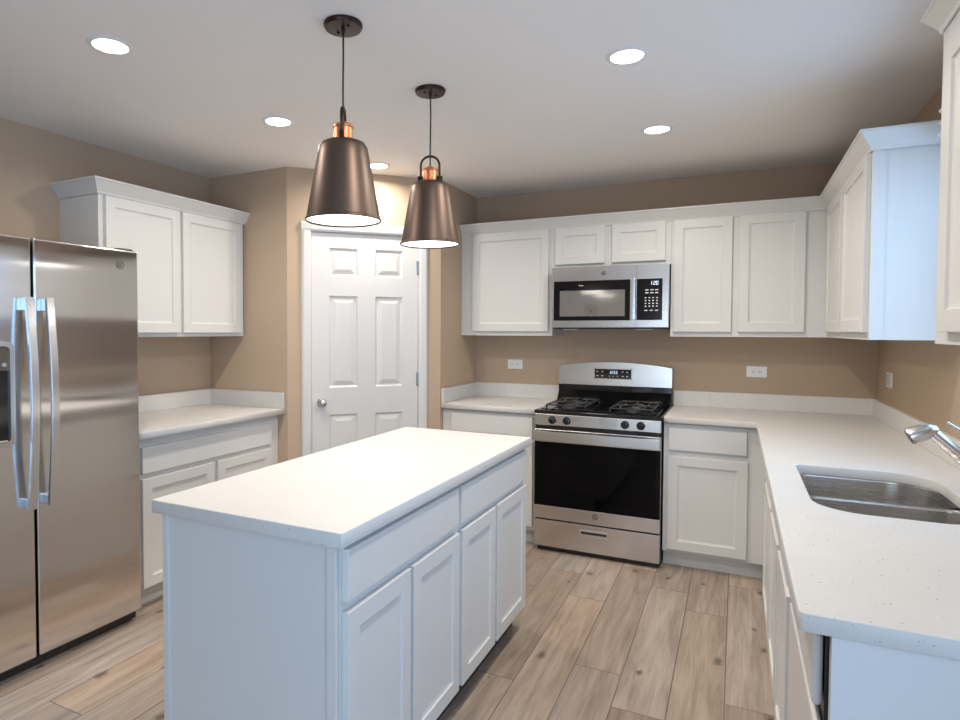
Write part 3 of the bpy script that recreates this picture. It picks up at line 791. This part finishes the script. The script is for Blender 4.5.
kp = [c for c in COL.objects if c.name.startswith('keypad_panel')][0]
def keys(b):
    for r_, z in enumerate((1.690, 1.672)):
        for u in (.622, .652, .682): box(b, u-.010, u+.010, my-.0052, my-.0046, z-.003, z+.003)
    for z in (1.640, 1.622, 1.604, 1.586):
        for u in (.615, .638, .661, .684): box(b, u-.005, u+.005, my-.0052, my-.0046, z-.003, z+.003)
    for u in (.618, .650, .682): box(b, u-.009, u+.009, my-.0052, my-.0046, 1.556, 1.562)
part('key_marks', MARKW, kp, keys)
part('clock_digits', MARK, kp, lambda b: digits(b, .640, 1.722, .012, my-.0046, '1:20'))
part('logo_mark', MARKW, md, lambda b: (box(b, .188, .200, my-.0066, my-.0061, 1.729, 1.734), box(b, .203, .218, my-.0066, my-.0061, 1.727, 1.732)))
bd = badge(mw, .013); bd.location = (.350, my-.0022, 1.808)
part('bottom_vent', BLACKM, mw, lambda b: box(b, .01, MW_-.01, my+.035, -.02, mz0-.010, mz0-.0005))
for u in (.12, .60): part('task_lamp', PLAST, mw, lambda b: box(b, u-.05, u+.05, my+.05, my+.12, mz0-.016, mz0-.0102, .002))

# ------------------------------------------------------------------ sink and faucet
sk = thing('sink', 'undermount stainless steel double-bowl sink in the right worktop', 'sink', (0, 0, 0))
def bowl(x0, x1, y0, y1, rs, dep):
    def f(b):
        t = bmesh.new(); rings = []
        for ins, z, k in ((0, .8785, 1), (.004, .870, 1), (.010, .74, 1), (.016, .885-dep+.03, 1), (.028, .885-dep+.008, 1), (.055, .885-dep, 1)):
            rr = [max(q-ins*.6, .012) for q in rs]
            rings.append([t.verts.new((p[0], p[1], z)) for p in rrect(x0+ins, x1-ins, y0+ins, y1-ins, rr, 8)])
        n = len(rings[0])
        for A, B in zip(rings, rings[1:]):
            for k in range(n): t.faces.new((A[k], A[(k+1) % n], B[(k+1) % n], B[k]))
        t.faces.new(rings[-1])
        bmesh.ops.recalc_face_normals(t, faces=t.faces[:])
        for fc in t.faces: fc.normal_flip()
        merge(b, t)
    return f
b1 = part('bowl', SINKM, sk, bowl(.212, .648, -2.170, -1.822, (.14, .05, .05, .05), .20), True, label='far bowl')
b2 = part('bowl', SINKM, sk, bowl(.212, .648, -2.522, -2.190, (.05, .05, .115, .14), .18), True, label='near bowl')
part('divider', SINKM, sk, lambda b: box(b, .215, .648, -2.191, -2.169, .862, .8765, .004, 3), True)
for bb, y, d in ((b1, -2.0, .20), (b2, -2.35, .18)):
    part('drain', CHROME, bb, lambda b: lathe(b, [(0, .885-d+.002), (.03, .885-d+.002), (.042, .885-d+.004), (.045, .885-d+.0005)], 32, (.43, y, 0)), True)
fa = thing('faucet', 'brushed nickel pull-out kitchen faucet behind the sink', 'faucet', (.705, -2.18, .9145))
part('base', CHROME, fa, lambda b: lathe(b, [(0, 0), (.030, 0), (.030, .006), (.024, .012), (.023, .10), (.025, .125), (.020, .14), (0, .142)], 32), True)
sp = part('spout', CHROME, fa, lambda b: tube(b, [(.004, 0, .045), (-.03, 0, .085), (-.09, 0, .147), (-.150, 0, .205)], [.021, .0195, .0175, .0165], 24), True)
part('collar', CHROME, sp, lambda b: cyl(b, (-.083, 0, .140), (-.088, 0, .145), .0188), True)
part('spray_head', CHROME, sp, lambda b: (tube(b, [(-.133, 0, .199), (-.139, 0, .202), (-.149, 0, .203), (-.160, 0, .199), (-.178, 0, .190), (-.197, 0, .180), (-.200, 0, .178)], [.014, .019, .023, .0255, .027, .027, .025], 28)), True)
part('nozzle', BLACKM, sp, lambda b: cyl(b, (-.1998, 0, .1783), (-.2015, 0, .1773), .022), True)
part('lever', CHROME, fa, lambda b: tube(b, [(0, 0, .12), (-.02, 0, .160), (-.05, 0, .193), (-.108, 0, .232)], [.009, .006, .0045, .0035], 14), True)

# ------------------------------------------------------------------ outlets
def outlet(label, x, z):
    o = thing('power_outlet', label, 'outlet', (x, -.0005, z))
    part('cover_plate', PLAST, o, lambda b: box(b, -.060, .060, -.006, 0, -.036, .036, .002))
    for s in (-1, 1):
        sck = part('socket', PLAST, o, lambda b: cyl(b, (s*.021, -.0055, 0), (s*.021, -.0085, 0), .016, n=28))
        part('slots', BLACKM, sck, lambda b: (box(b, s*.021-.008, s*.021, -.0092, -.0084, .004, .0062), box(b, s*.021-.008, s*.021, -.0092, -.0084, -.0062, -.004), cyl(b, (s*.021+.007, -.0084, 0), (s*.021+.007, -.0092, 0), .0025, n=10)))
    return o
outlet('white double outlet on the back wall left of the range', -1.513, 1.168)
outlet('white double outlet on the back wall right of the range', .137, 1.162)
sw = thing('light_switch', 'white rocker switch plate on the right wall near the corner', 'switch', (XR-.0005, -.37, 1.158), radians(-90))
part('cover_plate', PLAST, sw, lambda b: box(b, -.07, .07, -.006, 0, -.044, .044, .002))
part('rocker', paint('grey_white_plastic', (.6, .6, .6), .35, var=0), sw, lambda b: box(b, -.035, .035, -.010, -.0055, -.031, .031, .002))

# ------------------------------------------------------------------ ceiling lights
LP = [(-2.072, -3.041, 'white recessed ceiling light nearest the fridge, at upper left'), (-2.062, -2.116, 'white recessed ceiling light left of the nearer pendant, before the pantry'),
      (-2.044, -1.177, 'white recessed ceiling light seen between the two pendants'), (-.376, -2.105, 'white recessed ceiling light in the middle of the right half, larger of two'),
      (-.372, -1.147, 'white recessed ceiling light closest to the range wall cabinets'), (-.374, -3.05, 'white recessed ceiling light added for its light, continuing the grid out of the frame')]  # last one is unseen, added for its light where the grid continues
first = None
for i, (x, y, lab) in enumerate(LP):
    if i == 0:
        first = thing('recessed_light', lab, 'ceiling light', (x, y, H), 0, 'recessed ceiling lights')
        part('trim_ring', PLAST, first, lambda b: lathe(b, [(0.0594, -.001), (0.0612, -.006), (0.0720, -.006), (0.0792, -.0005), (0.0594, -.0005)], 40), True)
        part('lens', LAMP, first, lambda b: lathe(b, [(0, -.004), (0.0594, -.004), (0.0594, -.001), (0, -.001)], 40))
    else:
        c = copy_tree(first); c.location = (x, y, H); c['label'] = lab
    area('downlight', (x, y, H-.012), (0, 0, 0), .12, .12, 8.8, (1.0, .905, .80), 'DISK', 165)

# ------------------------------------------------------------------ pendants
def pendant(label, x, y, rot, lr=.0052):
    p = thing('pendant_light', label, 'pendant light', (x, y, H), rot, 'pendants over the island')
    part('canopy', BRONZE, p, lambda b: (lathe(b, [(0, -.0005), (.066, -.0005), (.067, -.008), (.062, -.017), (.0, -.019)], 40),
         cyl(b, (.025, .02, -.017), (.025, .02, -.023), .005, n=10), cyl(b, (-.025, -.02, -.017), (-.025, -.02, -.023), .005, n=10), cyl(b, (0, 0, -.018), (0, 0, -.040), .008, .004)), True)
    part('cord', BLACKM, p, lambda b: tube(b, [(0, 0, -.03), (.002, 0, -.12), (.0, .001, -.22), (0, 0, -.335)], .0032, 8), True)
    def loop(b):
        pts = [(-.041, 0, -.392), (-.041, 0, -.33)]+[(-.041*cos(pi*i/12), 0, -.329+.041*sin(pi*i/12)) for i in range(13)]+[(.041, 0, -.33), (.041, 0, -.392)]
        tube(b, pts, lr, 10)
        for s in (-1, 1): box(b, s*.043-.012, s*.043+.012, -.008, .008, -.397, -.375, .003)
    part('loop_bracket', BRONZE, p, loop, True)
    part('socket_cap', COPPER, p, lambda b: lathe(b, [(0, -.333), (.012, -.334), (.016, -.342), (.033, -.344), (.036, -.348), (.036, -.353), (.032, -.355), (.032, -.400), (0, -.400)], 36), True)
    sh = part('shade', SHADE, p, lambda b: lathe(b, [(0.0300, -.3995), (0.0599, -.402), (0.0752, -.409), (0.0842, -.424), (0.0889, -.45), (0.1274, -.664), (0.1312, -.667), (0.1321, -.672), (0.1295, -.675), (0.1265, -.672), (0.0864, -.452), (0.0804, -.428), (0.0710, -.415), (0.0300, -.405)], 64), True)
    part('diffuser', DIFF, p, lambda b: lathe(b, [(0, -.669), (0.1257, -.669), (0.1257, -.666), (0, -.666)], 64))
    area('pendant_bulb', (x, y, H-.68), (0, 0, 0), .22, .22, 0.9, (1, .95, .88), 'DISK')
    return p
pendant('bronze cone pendant with copper cap, the nearer and larger of the two', -1.210, -2.789, radians(118), .0075)
pendant('bronze cone pendant with copper cap and arched bracket, the farther of the two', -1.198, -2.136, radians(22))
